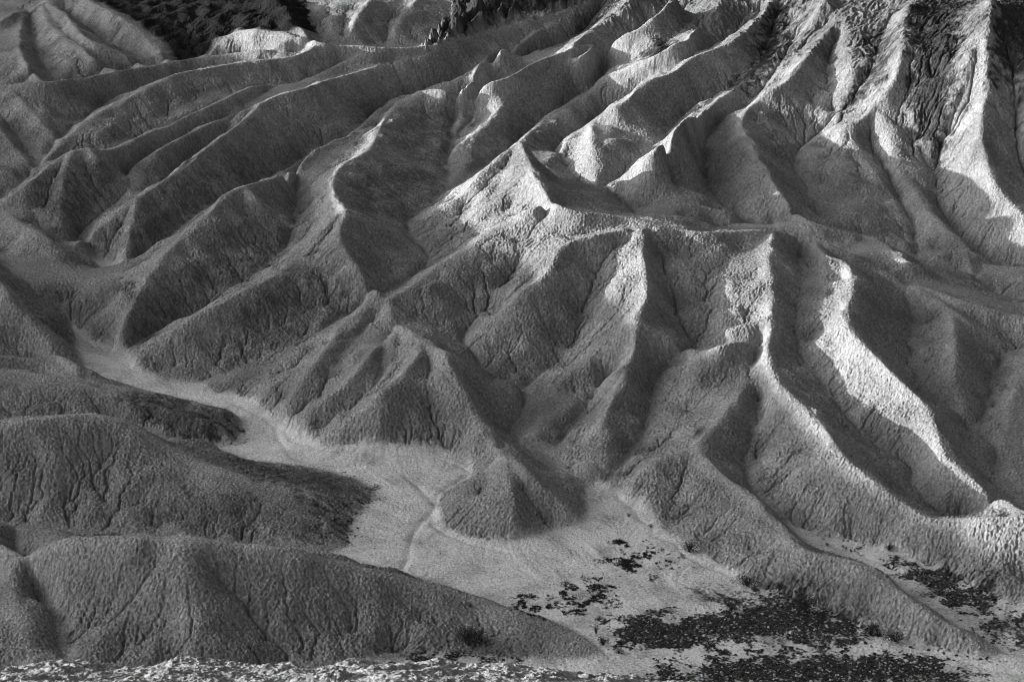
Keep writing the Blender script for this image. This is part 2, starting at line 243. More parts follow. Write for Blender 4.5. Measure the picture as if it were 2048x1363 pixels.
for line, hh in RID:
    zl = hh['z'] if isinstance(hh, dict) and 'z' in hh else None
    hl = hh if isinstance(hh, list) else [0] * len(line)
    p = smooth_line(dense([(a[0], a[1], b) for a, b in zip(line, hl)])); hl = p[:, 2]; p = p[:, :2]; n = len(p)
    if zl is not None:                       # a crest whose elevations are known
        q = smooth_line(dense([(a[0], a[1], b) for a, b in zip(line, zl)]), 3); rx_, rz_ = rays(q[:, :2]); y = (q[:, 2] - CAMZ) / rz_
        PH.append([q[:, :2], q[:, 2] - floor_z(rx_ * y, y), np.c_[rx_ * y, y, q[:, 2]], 1]); continue
    if hh is None or isinstance(hh, dict):
        o = dict(s=SL, cap=15.0); o.update(hh or {})
        F = np.empty((n, len(HS))); B = np.empty((n, len(HS)), bool)
        for j, h in enumerate(HS):
            q = hit_floor(p, h); d, k = near_valley(q[:, :2])
            F[:, j] = h - o['s'] * d; B[:, j] = HID[k] & (q[:, 1] > ALLV[k, 1]) & (d < 8)
        h = np.empty(n)
        for i in range(n):
            b = np.nonzero(B[i])[0]; k0 = 0
            if len(b) and b[0] < 12:          # a hidden valley lies just behind this skyline: pass over it first
                e = b[0]
                while e + 1 < len(HS) and B[i, e + 1]: e += 1
                k0 = e + 1
                k0 = min(k0, len(HS) - 2)
                neg = np.nonzero(F[i, k0:] < 0)[0]
                if len(neg): k0 = k0 + neg[0]
                else:                        # too cramped for that slope: stand midway to the next valley
                    while k0 + 2 < len(HS) and F[i, k0 + 1] < F[i, k0]: k0 += 1
            r = np.nonzero(F[i, k0:] >= 0)[0]
            h[i] = HS[k0 + r[0]] if len(r) else HS[-1]
        h = np.minimum(h, o['cap'])
        if 'b' in o:                         # stands midway between the valley behind it and the one in front
            yb = column(o['b'], p[:, 0]); yf = column(o['f'], p[:, 0])
            if 'f2' in o: yf = np.where(np.isnan(yf), column(o['f2'], p[:, 0], o['x2']), yf)
            y = yf + o.get('r', .5) * (yb - yf); rx_, rz_ = rays(p); lo, hi = o.get('x', (-1e9, 1e9)); ok = np.isnan(y) | (p[:, 0] < lo) | (p[:, 0] > hi); y2 = np.where(ok, 300.0, y); hm = np.where(ok, np.nan, CAMZ + rz_ * y2 - floor_z(rx_ * y2, y2))
            h = np.where(ok, h, np.clip(hm, .2, 14))
            if 'fill' in o:
                fx_ = (p[:, 0] > o['fill'][0]) & (p[:, 0] < o['fill'][1]) & ok; ii_ = np.arange(n); h[fx_] = np.interp(ii_[fx_], ii_[~ok], h[~ok])
        for _ in range(o.get('it', 24)):
            h2 = h.copy(); h2[1:-1] = (h[:-2] + h[1:-1] * 2 + h[2:]) / 4; h2[0] = (h[0] + h[1]) / 2; h2[-1] = (h[-1] + h[-2]) / 2; h = h2
    else: h = hl if isinstance(hh, list) else np.full(n, float(hh))
    PH.append([p, np.array(h, float), hit_floor(p, h), isinstance(hh, list)])
# where a spur leaves another ridge both must stand at the same spot
for rep in range(2):
    for n_, (p, h, L, fz) in enumerate(PH):
        if fz: continue
        for end in (0, -1):
            best = None
            for m_, (p2, h2, L2, f2_) in enumerate(PH):
                if m_ == n_ or len(p2) < 4: continue
                d = np.hypot(*(p2 - p[end]).T); k = int(d.argmin())
                if d[k] < 14 and 0 < k < len(p2) - 1 and (best is None or d[k] < best[0]): best = (d[k], L2[k, 1])
            if best is None: continue
            rx_, rz_ = rays(p[end][None]); ht = float(CAMZ + rz_[0] * best[1] - floor_z(rx_ * best[1], np.array([best[1]]))[0]); dh = max(ht, .1) - h[end]
            f = np.clip(1 - np.arange(len(p)) / min(10.0, len(p) * .7), 0, 1); f = f * f * (3 - 2 * f); h += dh * (f if end == 0 else f[::-1])
        h[:] = np.maximum(h, .1); PH[n_][2] = hit_floor(p, h)
RL3 = [q[2] for q in PH]
# end ridges

# height field: one soap film over the ridges, one under the valleys; straight slopes from the one to the other
def inside(x, y, P):
    r = np.zeros(x.shape, bool); b = (x >= P[:, 0].min()) & (x <= P[:, 0].max()) & (y >= P[:, 1].min()) & (y <= P[:, 1].max())
    xb, yb = x[b], y[b]; c = np.zeros(xb.shape, bool)
    for (x1, y1), (x2, y2) in zip(P, np.roll(P, -1, 0)):
        if y1 == y2: continue
        c ^= ((y1 > yb) != (y2 > yb)) & (xb < (x2 - x1) * (yb - y1) / (y2 - y1) + x1)
    r[b] = c; return r
def resize(G, H, W):
    h, w = G.shape
    fx = np.clip((np.arange(W) + .5) * w / W - .5, 0, w - 1.001); fy = np.clip((np.arange(H) + .5) * h / H - .5, 0, h - 1.001)
    i = fx.astype(int); a = fx - i; j = fy.astype(int); b = (fy - j)[:, None]
    R = G[:, i] * (1 - a) + G[:, np.minimum(i + 1, w - 1)] * a
    return R[j] * (1 - b) + R[np.minimum(j + 1, h - 1)] * b
def grid(cs):
    W, H = int((X1 - X0) / cs), int((Y1 - Y0) / cs)
    return np.meshgrid(X0 + (np.arange(W) + .5) * cs, Y0 + (np.arange(H) + .5) * cs)
def points(L, step):
    out = []
    for l in L:
        for a, b in zip(l[:-1], l[1:]):
            n = int(np.hypot(*(b - a)[:2]) / step) + 1; out.append(a + (b - a) * (np.arange(n) / n)[:, None])
    return np.concatenate(out)
def film(L, base, fixed=None):
    P = points(L, .3); Zf = None
    for cs, it in ((8., 150), (4., 150), (2., 150), (1., 150), (.5, 100)):
        x, y = grid(cs); H, W = x.shape; S = np.zeros((H, W)); N = np.zeros((H, W))
        i = ((P[:, 0] - X0) / cs).astype(int); j = ((P[:, 1] - Y0) / cs).astype(int); k = (i >= 0) & (i < W) & (j >= 0) & (j < H)
        np.add.at(S, (j[k], i[k]), P[k, 2]); np.add.at(N, (j[k], i[k]), 1); m = N > 0
        B = floor_z(x, y); C = np.where(m, S / np.maximum(N, 1), B)
        Zf = B + base if Zf is None else resize(Zf, H, W)
        e = np.zeros_like(m); e[[0, -1]] = True; e[:, [0, -1]] = True
        if fixed is not None and cs <= 2:
            fl = np.zeros_like(m)
            for w in WL3: fl |= inside(x, y, w[:, :2])
            C = np.where(fl & ~m, B, C); m = m | fl
        C[e & ~m] = B[e & ~m] + base; m = m | e
        for _ in range(it):
            Q = np.pad(Zf, 1, mode='edge'); Zf = np.where(m, C, (Q[:-2, 1:-1] + Q[2:, 1:-1] + Q[1:-1, :-2] + Q[1:-1, 2:]) * .25)
    return Zf
def distance(L, cs=.5, extra=None):
    """distance to the nearest line, by jump flooding"""
    x, y = grid(cs); H, W = x.shape; P = points(L, .2)
    SX = np.full((H, W), 1e6); SY = np.full((H, W), 1e6)
    i = ((P[:, 0] - X0) / cs).astype(int); j = ((P[:, 1] - Y0) / cs).astype(int); k = (i >= 0) & (i < W) & (j >= 0) & (j < H)
    SX[j[k], i[k]] = P[k, 0]; SY[j[k], i[k]] = P[k, 1]
    if extra is not None: SX = np.where(extra, x, SX); SY = np.where(extra, y, SY)
    D = np.hypot(SX - x, SY - y)
    for st in (256, 128, 64, 32, 16, 8, 4, 2, 1, 1):
        for dj in (-st, 0, st):
            for di in (-st, 0, st):
                if di == dj == 0: continue
                js = slice(max(0, -dj), H - max(0, dj)); js2 = slice(max(0, dj), H - max(0, -dj))
                is_ = slice(max(0, -di), W - max(0, di)); is2 = slice(max(0, di), W - max(0, -di))
                cx, cy = SX[js2, is2], SY[js2, is2]; d = np.hypot(cx - x[js, is_], cy - y[js, is_]); u = d < D[js, is_]
                D[js, is_] = np.where(u, d, D[js, is_]); SX[js, is_] = np.where(u, cx, SX[js, is_]); SY[js, is_] = np.where(u, cy, SY[js, is_])
    return D
gx, gy = grid(.5); fl = np.zeros(gx.shape, bool)
for w in WL3: fl |= inside(gx, gy, w[:, :2])
DR = distance(RL3); DV = distance(VL3, extra=fl)
FR = film(RL3, 2.0); FV = film(VL3, 0.0, True)
T = DV / np.maximum(DV + DR, 1e-3)
far = np.clip((np.minimum(DR, DV) - 20) / 14, 0, 1)
Z = FV + np.maximum(FR - FV, .05) * T
Z = Z * (1 - far) + (FR + FV) * .5 * far
NX, NY = int((X1 - X0) / CS), int((Y1 - Y0) / CS)
Z = resize(Z, NY, NX)
gx, gy = np.meshgrid(X0 + (np.arange(NX) + .5) * CS, Y0 + (np.arange(NY) + .5) * CS)
FLOORM = resize(fl.astype(float), NY, NX)
KX = np.fft.rfftfreq(NX, CS); KY = np.fft.fftfreq(NY, CS); KR = np.hypot(KX[None], KY[:, None])
def blur(G, s):
    p = int(3 * s / CS) + 1
    G2 = np.pad(G, p, mode='edge')
    kx = np.fft.rfftfreq(G2.shape[1], CS); ky = np.fft.fftfreq(G2.shape[0], CS)
    k = np.exp(-2 * (math.pi * s) ** 2 * (kx[None] ** 2 + ky[:, None] ** 2))
    return np.fft.irfft2(np.fft.rfft2(G2) * k, G2.shape)[p:-p, p:-p]
RNG = np.random.default_rng(7)
def noise(l0, l1, p=0.0):
    """band of random relief with wavelengths l0..l1 metres, unit deviation"""
    F = np.fft.rfft2(RNG.standard_normal((NY, NX)))
    w = np.exp(-(KR * l0) ** 4) * (1 - np.exp(-(KR * l1) ** 4)) * np.maximum(KR, 1e-4) ** (-p)
    N = np.fft.irfft2(F * w, (NY, NX)); return N / N.std()
def bil(G, fx, fy):
    fx = np.clip(fx, 0, NX - 1.001); fy = np.clip(fy, 0, NY - 1.001)
    i = fx.astype(np.int32); j = fy.astype(np.int32); a = fx - i; b = fy - j; k = j * NX + i; g = G.ravel()
    return (g[k] * (1 - a) + g[k + 1] * a) * (1 - b) + (g[k + NX] * (1 - a) + g[k + NX + 1] * a) * b
Zs = blur(Z, .6); Zt = blur(Z, .22); Zw = blur(Z, 1.7)
Z = np.where(Zs < Zt, Zs * .65 + Zt * .35, Zt)
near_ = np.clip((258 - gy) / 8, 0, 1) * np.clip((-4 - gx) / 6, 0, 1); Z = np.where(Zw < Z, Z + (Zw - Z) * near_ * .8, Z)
Z = blur(Z, .2)
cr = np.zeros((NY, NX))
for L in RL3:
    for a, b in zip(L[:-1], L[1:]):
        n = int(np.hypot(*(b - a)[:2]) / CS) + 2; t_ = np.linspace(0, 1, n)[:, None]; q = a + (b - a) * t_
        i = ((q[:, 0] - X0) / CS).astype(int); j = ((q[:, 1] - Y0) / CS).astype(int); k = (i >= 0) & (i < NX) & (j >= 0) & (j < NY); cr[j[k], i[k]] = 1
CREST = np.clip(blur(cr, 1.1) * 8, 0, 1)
ZBASE = Z.copy()
Gy, Gx = np.gradient(blur(Z, 1.0), CS); SLOPE = np.hypot(Gx, Gy)
steep = np.clip((SLOPE - .12) / .25, 0, 1) * (1 - FLOORM)
Z = Z + (noise(5, 16) * .28 + noise(2, 5) * .06) * steep * (1 - CREST)
# water: each cell sheds into one of the two neighbours that straddle its fall line; rills deepen where it gathers
DI = np.array([0, 1, 1, 1, 0, -1, -1, -1]); DJ = np.array([1, 1, 0, -1, -1, -1, 0, 1])
DICE = RNG.random(Z.shape); WOB = noise(1.0, 4.0) * .035 + noise(.4, 1.2) * .012
SEEN = np.nonzero((np.abs(gx) < .335 * gy + 4).ravel())[0]
def gather(Zf):
    gy_, gx_ = np.gradient(Zf, CS)
    ang = np.arctan2(-gx_, -gy_) % (2 * math.pi)       # 0 = +y, clockwise to +x
    o = ang / (math.pi / 4); k = np.floor(o).astype(int); f = o - k
    k = (k + (DICE < f)) % 8
    jj, ii = np.indices(Zf.shape); j2 = np.clip(jj + DJ[k], 0, NY - 1); i2 = np.clip(ii + DI[k], 0, NX - 1)
    rec = (j2 * NX + i2).ravel(); zf = Zf.ravel()
    best = np.full(zf.size, 0.0); low = np.arange(zf.size)     # where that one is not lower: the steepest way down
    for q in range(8):
        r8 = (np.clip(jj + DJ[q], 0, NY - 1) * NX + np.clip(ii + DI[q], 0, NX - 1)).ravel()
        drop = (zf - zf[r8]) / (CS * math.hypot(DI[q], DJ[q])); u = drop > best; best = np.where(u, drop, best); low = np.where(u, r8, low)
    rec = np.where(zf[rec] < zf - best * CS * .35, rec, low)
    order = SEEN[np.argsort(-zf[SEEN])]; order = order[zf[rec[order]] < zf[order]]
    acc = [1.0] * zf.size
    for i, r in zip(order.tolist(), rec[order].tolist()): acc[r] += acc[i]
    return np.array(acc).reshape(Zf.shape)
for rep in range(5):
    acc = gather(Z + WOB) * CS * CS
    cut = (np.clip((acc - 2.0) / 25., 0, 1.0) ** .55 + .6 * np.clip((acc - 60) / 200, 0, 1)) * (steep * .96 + .04)
    d = (cut * .75 + blur(cut, .2) * .5) * .17
    Z = Z - d
# crumbly crust and streaks that run down the fall line
gy_, gx_ = np.gradient(blur(Z, .8), CS); gn = np.hypot(gx_, gy_) + 1e-3; ux, uy = gx_ / gn, gy_ / gn
def streak(N, steps):
    S = N.copy(); jj, ii = np.indices(N.shape).astype(float)
    for sg in (1, -1):
        fx, fy = ii.copy(), jj.copy()
        for _ in range(steps):
            vx = bil(ux, fx, fy); vy = bil(uy, fx, fy); fx += sg * vx; fy += sg * vy
            S += bil(N, fx, fy)
    S /= S.std(); return S
STREAK = streak(noise(.45, 2.0), 7)
LUMP = noise(.5, 1.4); GRAIN = noise(.25, .7)

# ---------------------------------------------------------------- what the ground is made of
def survey(poly, n=12.0):
    """outline of a patch of ground, carried from its sight lines onto the relief"""
    p = dense(list(poly) + [poly[0]], n); rx, rz = rays(p); ys = np.arange(Y0 + 6, Y1 - 4, .4)
    g = CAMZ + rz[:, None] * ys - bil(ZBASE, (rx[:, None] * ys - X0) / CS - .5, np.broadcast_to((ys - Y0) / CS - .5, (len(rx), len(ys))))
    s = g <= 0; k = np.where(s.any(1), s.argmax(1), len(ys) - 1); return np.c_[rx * ys[k], ys[k]]
def patch(poly, soft=1.2, rag=1.2):
    m = inside(gx, gy, survey(poly)).astype(float)
    m = blur(m, soft * 1.6)
    return np.clip((m - .5) * 2.4 + .5 + (RAG * .26 + RAG2 * .2) * rag * np.clip(4 * m * (1 - m) + .25, 0, 1), 0, 1)
RAG = noise(1.0, 9.0, 1.0); RAG2 = noise(.3, 1.4)
MOTT = np.clip(.5 + .26 * streak(noise(.4, 2.5, .5), 4) + .22 * noise(.6, 6, 1.0) + .2 * RAG2, 0, 1)
FINE = noise(.25, .6)
ALB = .26 * (1 + .10 * noise(6, 40, .5) + .05 * STREAK * steep + .07 * RAG2)
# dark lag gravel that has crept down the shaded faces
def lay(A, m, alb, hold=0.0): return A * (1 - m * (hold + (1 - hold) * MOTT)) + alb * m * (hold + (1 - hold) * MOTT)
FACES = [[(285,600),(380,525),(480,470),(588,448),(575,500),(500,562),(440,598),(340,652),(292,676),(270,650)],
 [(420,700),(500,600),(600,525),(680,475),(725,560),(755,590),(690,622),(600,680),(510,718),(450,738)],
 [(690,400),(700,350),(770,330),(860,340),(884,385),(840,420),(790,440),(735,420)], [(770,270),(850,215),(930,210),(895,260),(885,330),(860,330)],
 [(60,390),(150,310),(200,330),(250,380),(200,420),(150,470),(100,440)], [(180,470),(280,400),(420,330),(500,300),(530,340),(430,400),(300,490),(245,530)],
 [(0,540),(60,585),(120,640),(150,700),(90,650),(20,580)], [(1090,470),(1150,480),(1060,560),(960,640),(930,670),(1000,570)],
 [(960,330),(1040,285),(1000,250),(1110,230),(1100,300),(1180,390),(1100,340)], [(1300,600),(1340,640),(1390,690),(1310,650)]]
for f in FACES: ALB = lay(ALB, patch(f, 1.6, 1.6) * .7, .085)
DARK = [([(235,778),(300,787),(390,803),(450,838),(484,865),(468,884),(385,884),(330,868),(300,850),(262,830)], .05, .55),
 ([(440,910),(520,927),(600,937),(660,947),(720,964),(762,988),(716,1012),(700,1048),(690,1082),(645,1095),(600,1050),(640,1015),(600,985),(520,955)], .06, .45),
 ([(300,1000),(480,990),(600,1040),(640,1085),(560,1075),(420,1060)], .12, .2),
 ([(1182,1246),(1290,1236),(1400,1231),(1500,1214),(1560,1188),(1625,1206),(1700,1246),(1810,1278),(1700,1292),(1560,1281),(1440,1291),(1300,1300),(1225,1290)], .03, .82),
 ([(1240,1375),(1320,1336),(1480,1311),(1650,1305),(1800,1310),(1900,1325),(1990,1375)], .03, .822),
 ([(690,1342),(760,1312),(850,1301),(960,1297),(1090,1309),(1020,1321),(900,1326),(800,1332)], .03, .82),
 ([(1400,1233),(1480,1197),(1560,1160),(1640,1190),(1700,1240),(1640,1262),(1500,1252)], .05, .3), ([(1850,1292),(1960,1304),(2010,1316),(1960,1325),(1860,1308),(1700,1298)], .05, .3),
 ([(1560,1195),(1480,1175),(1360,1178),(1340,1192),(1440,1205),(1540,1215)], .08, .3),
 ([(1760,1108),(1880,1136),(1960,1166),(2012,1200),(2048,1212),(1990,1228),(1930,1222),(1870,1196),(1810,1156)], .03, .75),
 ([(1900,1225),(2000,1232),(2120,1215),(2120,1300),(2010,1300),(1960,1262)], .05, .5),
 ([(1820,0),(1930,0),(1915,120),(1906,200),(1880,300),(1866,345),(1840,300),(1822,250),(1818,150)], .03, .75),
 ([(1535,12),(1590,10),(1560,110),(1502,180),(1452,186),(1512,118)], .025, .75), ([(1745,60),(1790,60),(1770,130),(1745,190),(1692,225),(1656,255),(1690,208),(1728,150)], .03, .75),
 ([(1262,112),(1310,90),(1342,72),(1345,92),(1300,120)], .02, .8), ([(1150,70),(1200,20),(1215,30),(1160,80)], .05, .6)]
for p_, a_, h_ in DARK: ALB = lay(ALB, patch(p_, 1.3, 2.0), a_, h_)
# scattered mats of dry scrub on the pale wash
MATS = np.clip((noise(1.0, 9, 1.0) * .8 + RAG2 * .45 - .6) * 3, 0, 1)
MATM = np.zeros_like(Z)
for p_, k_ in (([(1085,1205),(1150,1172),(1195,1145),(1245,1160),(1235,1200),(1180,1228),(1120,1230)], 1.6), ([(1205,1150),(1215,1085),(1300,1080),(1350,1110),(1380,1150),(1300,1150)], .9),
               ([(990,1200),(1110,1190),(1120,1235),(1060,1240)], 1.0), ([(1600,1050),(1650,1060),(1770,1100),(1740,1112),(1640,1085)], 1.0), ([(780,1040),(900,1080),(1200,1120),(1150,1160),(900,1140),(740,1090)], .22)):
    m = patch(p_, 1.5, 1.0) * np.clip(MATS * k_ + (k_ - 1) * .5, 0, 1); ALB = ALB * (1 - m) + .05 * m; MATM = np.maximum(MATM, m)
# pale silt of the wash, combed by the last flow
WASHM = blur(FLOORM, .5)
gyw, gxw = np.gradient(blur(ZBASE, 4.0), CS); gnw = np.hypot(gxw, gyw) + 1e-5
ux0, uy0 = ux, uy; ux, uy = gxw / gnw, gyw / gnw
FLOWN = streak(noise(.5, 3.0, .5), 16); FLOWB = streak(noise(.8, 6.0, 1.0), 22)
ux, uy = ux0, uy0

PALE = .64 * (1 + .045 * FLOWN + .05 * FLOWB + .10 * noise(4, 25, .5) + .05 * RAG)
keep = np.clip((ALB - .12) / .1, 0, 1)                      # not over the gravel and scrub
ALB = ALB * (1 - WASHM * keep) + PALE * WASHM * keep
# channels cut by the last floods
CH = np.zeros((NY, NX))
for pts in ([(147,640),(152,690),(168,738),(240,762),(330,786),(420,800)], [(468,803),(530,830),(572,858),(598,884),(660,900),(760,903),(860,912),(925,930),(940,945)],
            [(560,850),(580,905),(640,925),(720,935)], [(935,950),(890,980),(868,1003),(862,1030),(838,1070),(815,1110),(800,1140)], [(815,950),(850,985),(868,1010)],
            [(862,1030),(900,1070),(990,1100),(1120,1115)], [(1225,985),(1270,1030),(1330,1080),(1400,1120),(1500,1170)], [(1205,1320),(1330,1312),(1500,1300),(1700,1298),(1850,1304),(1960,1330),(2048,1352)],
            [(1640,1085),(1720,1108),(1830,1150),(1950,1215),(2048,1235)]):
    L = hit_floor(smooth_line(dense(pts, 6), 3), 0.0); L[:, 0] += np.interp(np.arange(len(L)), np.arange(0, len(L) + 6, 4), RNG.normal(0, .5, len(np.arange(0, len(L) + 6, 4))))
    for a_, b_ in zip(L[:-1], L[1:]):
        n_ = int(np.hypot(*(b_ - a_)[:2]) / CS * 1.5) + 2; q_ = a_ + (b_ - a_) * np.linspace(0, 1, n_)[:, None]
        i_ = ((q_[:, 0] - X0) / CS).astype(int); j_ = ((q_[:, 1] - Y0) / CS).astype(int); k_ = (i_ >= 0) & (i_ < NX) & (j_ >= 0) & (j_ < NY); CH[j_[k_], i_[k_]] = 1
CHW = np.clip(blur(CH, .35) * 2.2, 0, 1); CHB = np.clip(blur(CH, 1.4) * 4, 0, 1)
Z = Z - CHW * .28 * (FLOORM > .5) - CHB * .10 * FLOORM
ALB = ALB * (1 + .12 * CHB * keep * WASHM)
ALB = ALB * (1 + (.22 + .2 * near_) * np.clip(CREST + near_ * blur(CREST, 1.2), 0, 1.2) * (1 - WASHM))                  # paler crests: skylit rims put into the colour, plus some weathering
# dark rock on the heights
def region(poly, soft=2.5): return np.clip(blur(inside(gx, gy, np.array(poly, float)).astype(float), soft), 0, 1)
AA_ = gx / gy / TH * 1024 + 1024                            # bearing
HIGH = np.clip((gy - np.interp(AA_, [0, 1100, 1150, 1300, 1450, 1600, 1800, 2048], [700, 700, 470, 452, 432, 412, 400, 392])) / 10, 0, 1)
ROCK = HIGH
def back_of(L):                                              # how far a place lies beyond a crest line
    q = (L[:, 0] / L[:, 1]) / TH * 1024 + 1024; o = np.argsort(q); return gy - np.interp(AA_, q[o], L[o, 1])
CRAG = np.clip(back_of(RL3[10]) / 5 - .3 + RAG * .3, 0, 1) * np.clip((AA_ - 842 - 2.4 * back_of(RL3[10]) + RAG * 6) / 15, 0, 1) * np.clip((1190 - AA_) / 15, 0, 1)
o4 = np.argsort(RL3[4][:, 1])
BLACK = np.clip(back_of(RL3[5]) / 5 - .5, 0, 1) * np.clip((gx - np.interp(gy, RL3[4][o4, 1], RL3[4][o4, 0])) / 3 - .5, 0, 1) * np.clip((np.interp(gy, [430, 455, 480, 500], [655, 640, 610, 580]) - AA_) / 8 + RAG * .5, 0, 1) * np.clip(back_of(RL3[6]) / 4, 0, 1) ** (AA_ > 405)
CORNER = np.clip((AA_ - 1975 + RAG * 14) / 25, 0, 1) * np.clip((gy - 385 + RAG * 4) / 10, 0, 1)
r1, r2, r3 = noise(1.5, 7, .4), noise(.6, 2.0), noise(4, 14, .5)
ROUGH = np.clip(ROCK * .8 + CRAG * 1.4 + BLACK * .6 + CORNER * .7, 0, 1.5)
Z = Z + ROUGH * (r1 * .10 + np.abs(r2) * .06 + streak(noise(.8, 3), 6) * .12 * (ROCK > CORNER)) + CRAG * (np.abs(r1) * .5 + np.abs(r2) * .2) + CRAG * np.abs(r3) * 1.4 + BLACK * r3 * .3
ALB = ALB * (1 - ROCK * .35)
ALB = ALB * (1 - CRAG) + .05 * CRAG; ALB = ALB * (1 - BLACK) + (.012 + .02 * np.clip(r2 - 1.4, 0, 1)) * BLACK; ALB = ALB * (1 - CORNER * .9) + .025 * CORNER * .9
# crust, grain and pebbles
crust = np.clip(steep + ROUGH, 0, 1)
Z = Z + (STREAK * .006 + LUMP * .035 + GRAIN * .06) * (.12 + .88 * crust) * (1 - .5 * CREST)
GRAV = np.clip((.07 - ALB) / .04, 0, 1) * WASHM
Z = Z + GRAV * np.clip(FINE - .6, 0, 2) * .05 + WASHM * FLOWN * .012
ALB = np.where((GRAV > .5) & (FINE > 2.1), .28, ALB)
SPECK = np.clip((noise(.25, .9) - 1.5) * 1.2, 0, 1) * (1 - WASHM)
ALB = ALB * (1 - .65 * SPECK)
ZONE = np.where(FLOORM > .5, np.where(blur(GRAV, 1.0) > .5, 2, 1), 0)

# ---------------------------------------------------------------- building the ground
def new_mesh(name, co, faces, attrs=None, mat=None, smooth=True):
    me = bpy.data.meshes.new(name)
    n, m = len(co), len(faces)
    me.vertices.add(n); me.vertices.foreach_set('co', np.ascontiguousarray(co, np.float32).ravel())
    me.loops.add(m * 4); me.loops.foreach_set('vertex_index', np.ascontiguousarray(faces, np.int32).ravel())
    me.polygons.add(m); me.polygons.foreach_set('loop_start', np.arange(0, m * 4, 4, dtype=np.int32))
    me.polygons.foreach_set('use_smooth', np.full(m, smooth))
    for k, v in (attrs or {}).items():
        a = me.attributes.new(k, 'FLOAT', 'POINT'); a.data.foreach_set('value', np.ascontiguousarray(v, np.float32))
    me.update(calc_edges=True)
    o = bpy.data.objects.new(name, me); COL.objects.link(o)
    if mat: me.materials.append(mat)
    return o

def soil(name):
    m = bpy.data.materials.new(name); m.use_nodes = True; t = m.node_tree; N = t.nodes.new; L = t.links.new
    p = t.nodes['Principled BSDF']; p.inputs['Roughness'].default_value = .95; p.inputs['Specular IOR Level'].default_value = .1
    at = N('ShaderNodeAttribute'); at.attribute_name = 'tone'
    tc = N('ShaderNodeTexCoord')
    n1 = N('ShaderNodeTexNoise'); n1.inputs['Scale'].default_value = 3.4; n1.inputs['Detail'].default_value = 5; n1.inputs['Roughness'].default_value = .65
    L(tc.outputs['Object'], n1.inputs['Vector'])
    mr = N('ShaderNodeMapRange'); mr.inputs[1].default_value = .3; mr.inputs[2].default_value = .7; mr.inputs[3].default_value = .55; mr.inputs[4].default_value = 1.4
    L(n1.outputs['Fac'], mr.inputs[0])
    mu = N('ShaderNodeMath'); mu.operation = 'MULTIPLY'; L(at.outputs['Fac'], mu.inputs[0]); L(mr.outputs[0], mu.inputs[1])
    cl = N('ShaderNodeClamp'); cl.inputs[1].default_value = .012; cl.inputs[2].default_value = .75; L(mu.outputs[0], cl.inputs[0])
    L(cl.outputs[0], p.inputs['Base Color'])
    n2 = N('ShaderNodeTexNoise'); n2.inputs['Scale'].default_value = 2.2; n2.inputs['Detail'].default_value = 6; n2.inputs['Roughness'].default_value = .7
    L(tc.outputs['Object'], n2.inputs['Vector'])
    b = N('ShaderNodeBump'); b.inputs['Strength'].default_value = .8; b.inputs['Distance'].default_value = .5
    L(n2.outputs['Fac'], b.inputs['Height']); L(b.outputs[0], p.inputs['Normal'])
    return m
SOIL = soil('badland clay')

def structure(o): o['kind'] = 'structure'; return o

def cubic(G, x, y):
    fx = np.clip((x - X0) / CS - .5, 1, NX - 3.001); fy = np.clip((y - Y0) / CS - .5, 1, NY - 3.001)
    i = fx.astype(np.int32); j = fy.astype(np.int32); a = fx - i; b = fy - j; g = G.ravel(); k = j * NX + i
    def w(t): return (-.5*t+t*t-.5*t**3, 1-2.5*t*t+1.5*t**3, .5*t+2*t*t-1.5*t**3, -.5*t*t+.5*t**3)
    wx, wy = w(a), w(b); out = 0
    for q in range(4):
        kk = k + (q - 1) * NX
        out = out + wy[q] * (wx[0]*g[kk-1] + wx[1]*g[kk] + wx[2]*g[kk+1] + wx[3]*g[kk+2])
    return out
QUAL = 1.25
D0, D1, AZ = 170.0, 522.0, math.radians(17.6)
na = int(1300 * QUAL); nr = int(1500 * QUAL)
az = np.linspace(-AZ, AZ, na); dd = D0 * (D1 / D0) ** np.linspace(0, 1, nr)
AA, DD = np.meshgrid(az, dd); GXm = np.tan(AA) * DD; GYm = DD
GXm = np.clip(GXm, X0 + 1, X1 - 1)
ZM = cubic(Z, GXm, GYm)
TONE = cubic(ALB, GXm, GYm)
rn = np.random.default_rng(5)
def fine():
    n = rn.standard_normal(GXm.shape); n[1:] += n[:-1] * .7; n[:, 1:] += n[:, :-1] * .7; return n / n.std()
of = 1 - .8 * cubic(FLOORM, GXm, GYm)
ZM = ZM + fine() * .022 * of
TONE = np.maximum(TONE * (1 + .13 * fine() * of), .008)
idx = np.arange(na * nr).reshape(nr, na)
F = np.stack([idx[:-1, :-1], idx[:-1, 1:], idx[1:, 1:], idx[1:, :-1]], -1).reshape(-1, 4)
CO = np.stack([GXm, GYm, ZM], -1).reshape(-1, 3); TONE = TONE.ravel()
FX, FY = CO[F].mean(1)[:, 0], CO[F].mean(1)[:, 1]
zone = np.rint(bil(ZONE.astype(float), (FX - X0) / CS - .5, (FY - Y0) / CS - .5)).astype(int) if False else ZONE[np.clip(((FY - Y0) / CS).astype(int), 0, NY - 1), np.clip(((FX - X0) / CS).astype(int), 0, NX - 1)]
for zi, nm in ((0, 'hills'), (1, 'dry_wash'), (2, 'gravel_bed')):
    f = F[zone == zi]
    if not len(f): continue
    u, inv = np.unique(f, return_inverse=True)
    structure(new_mesh(nm, CO[u], inv.reshape(-1, 4), {'tone': TONE[u]}, SOIL))

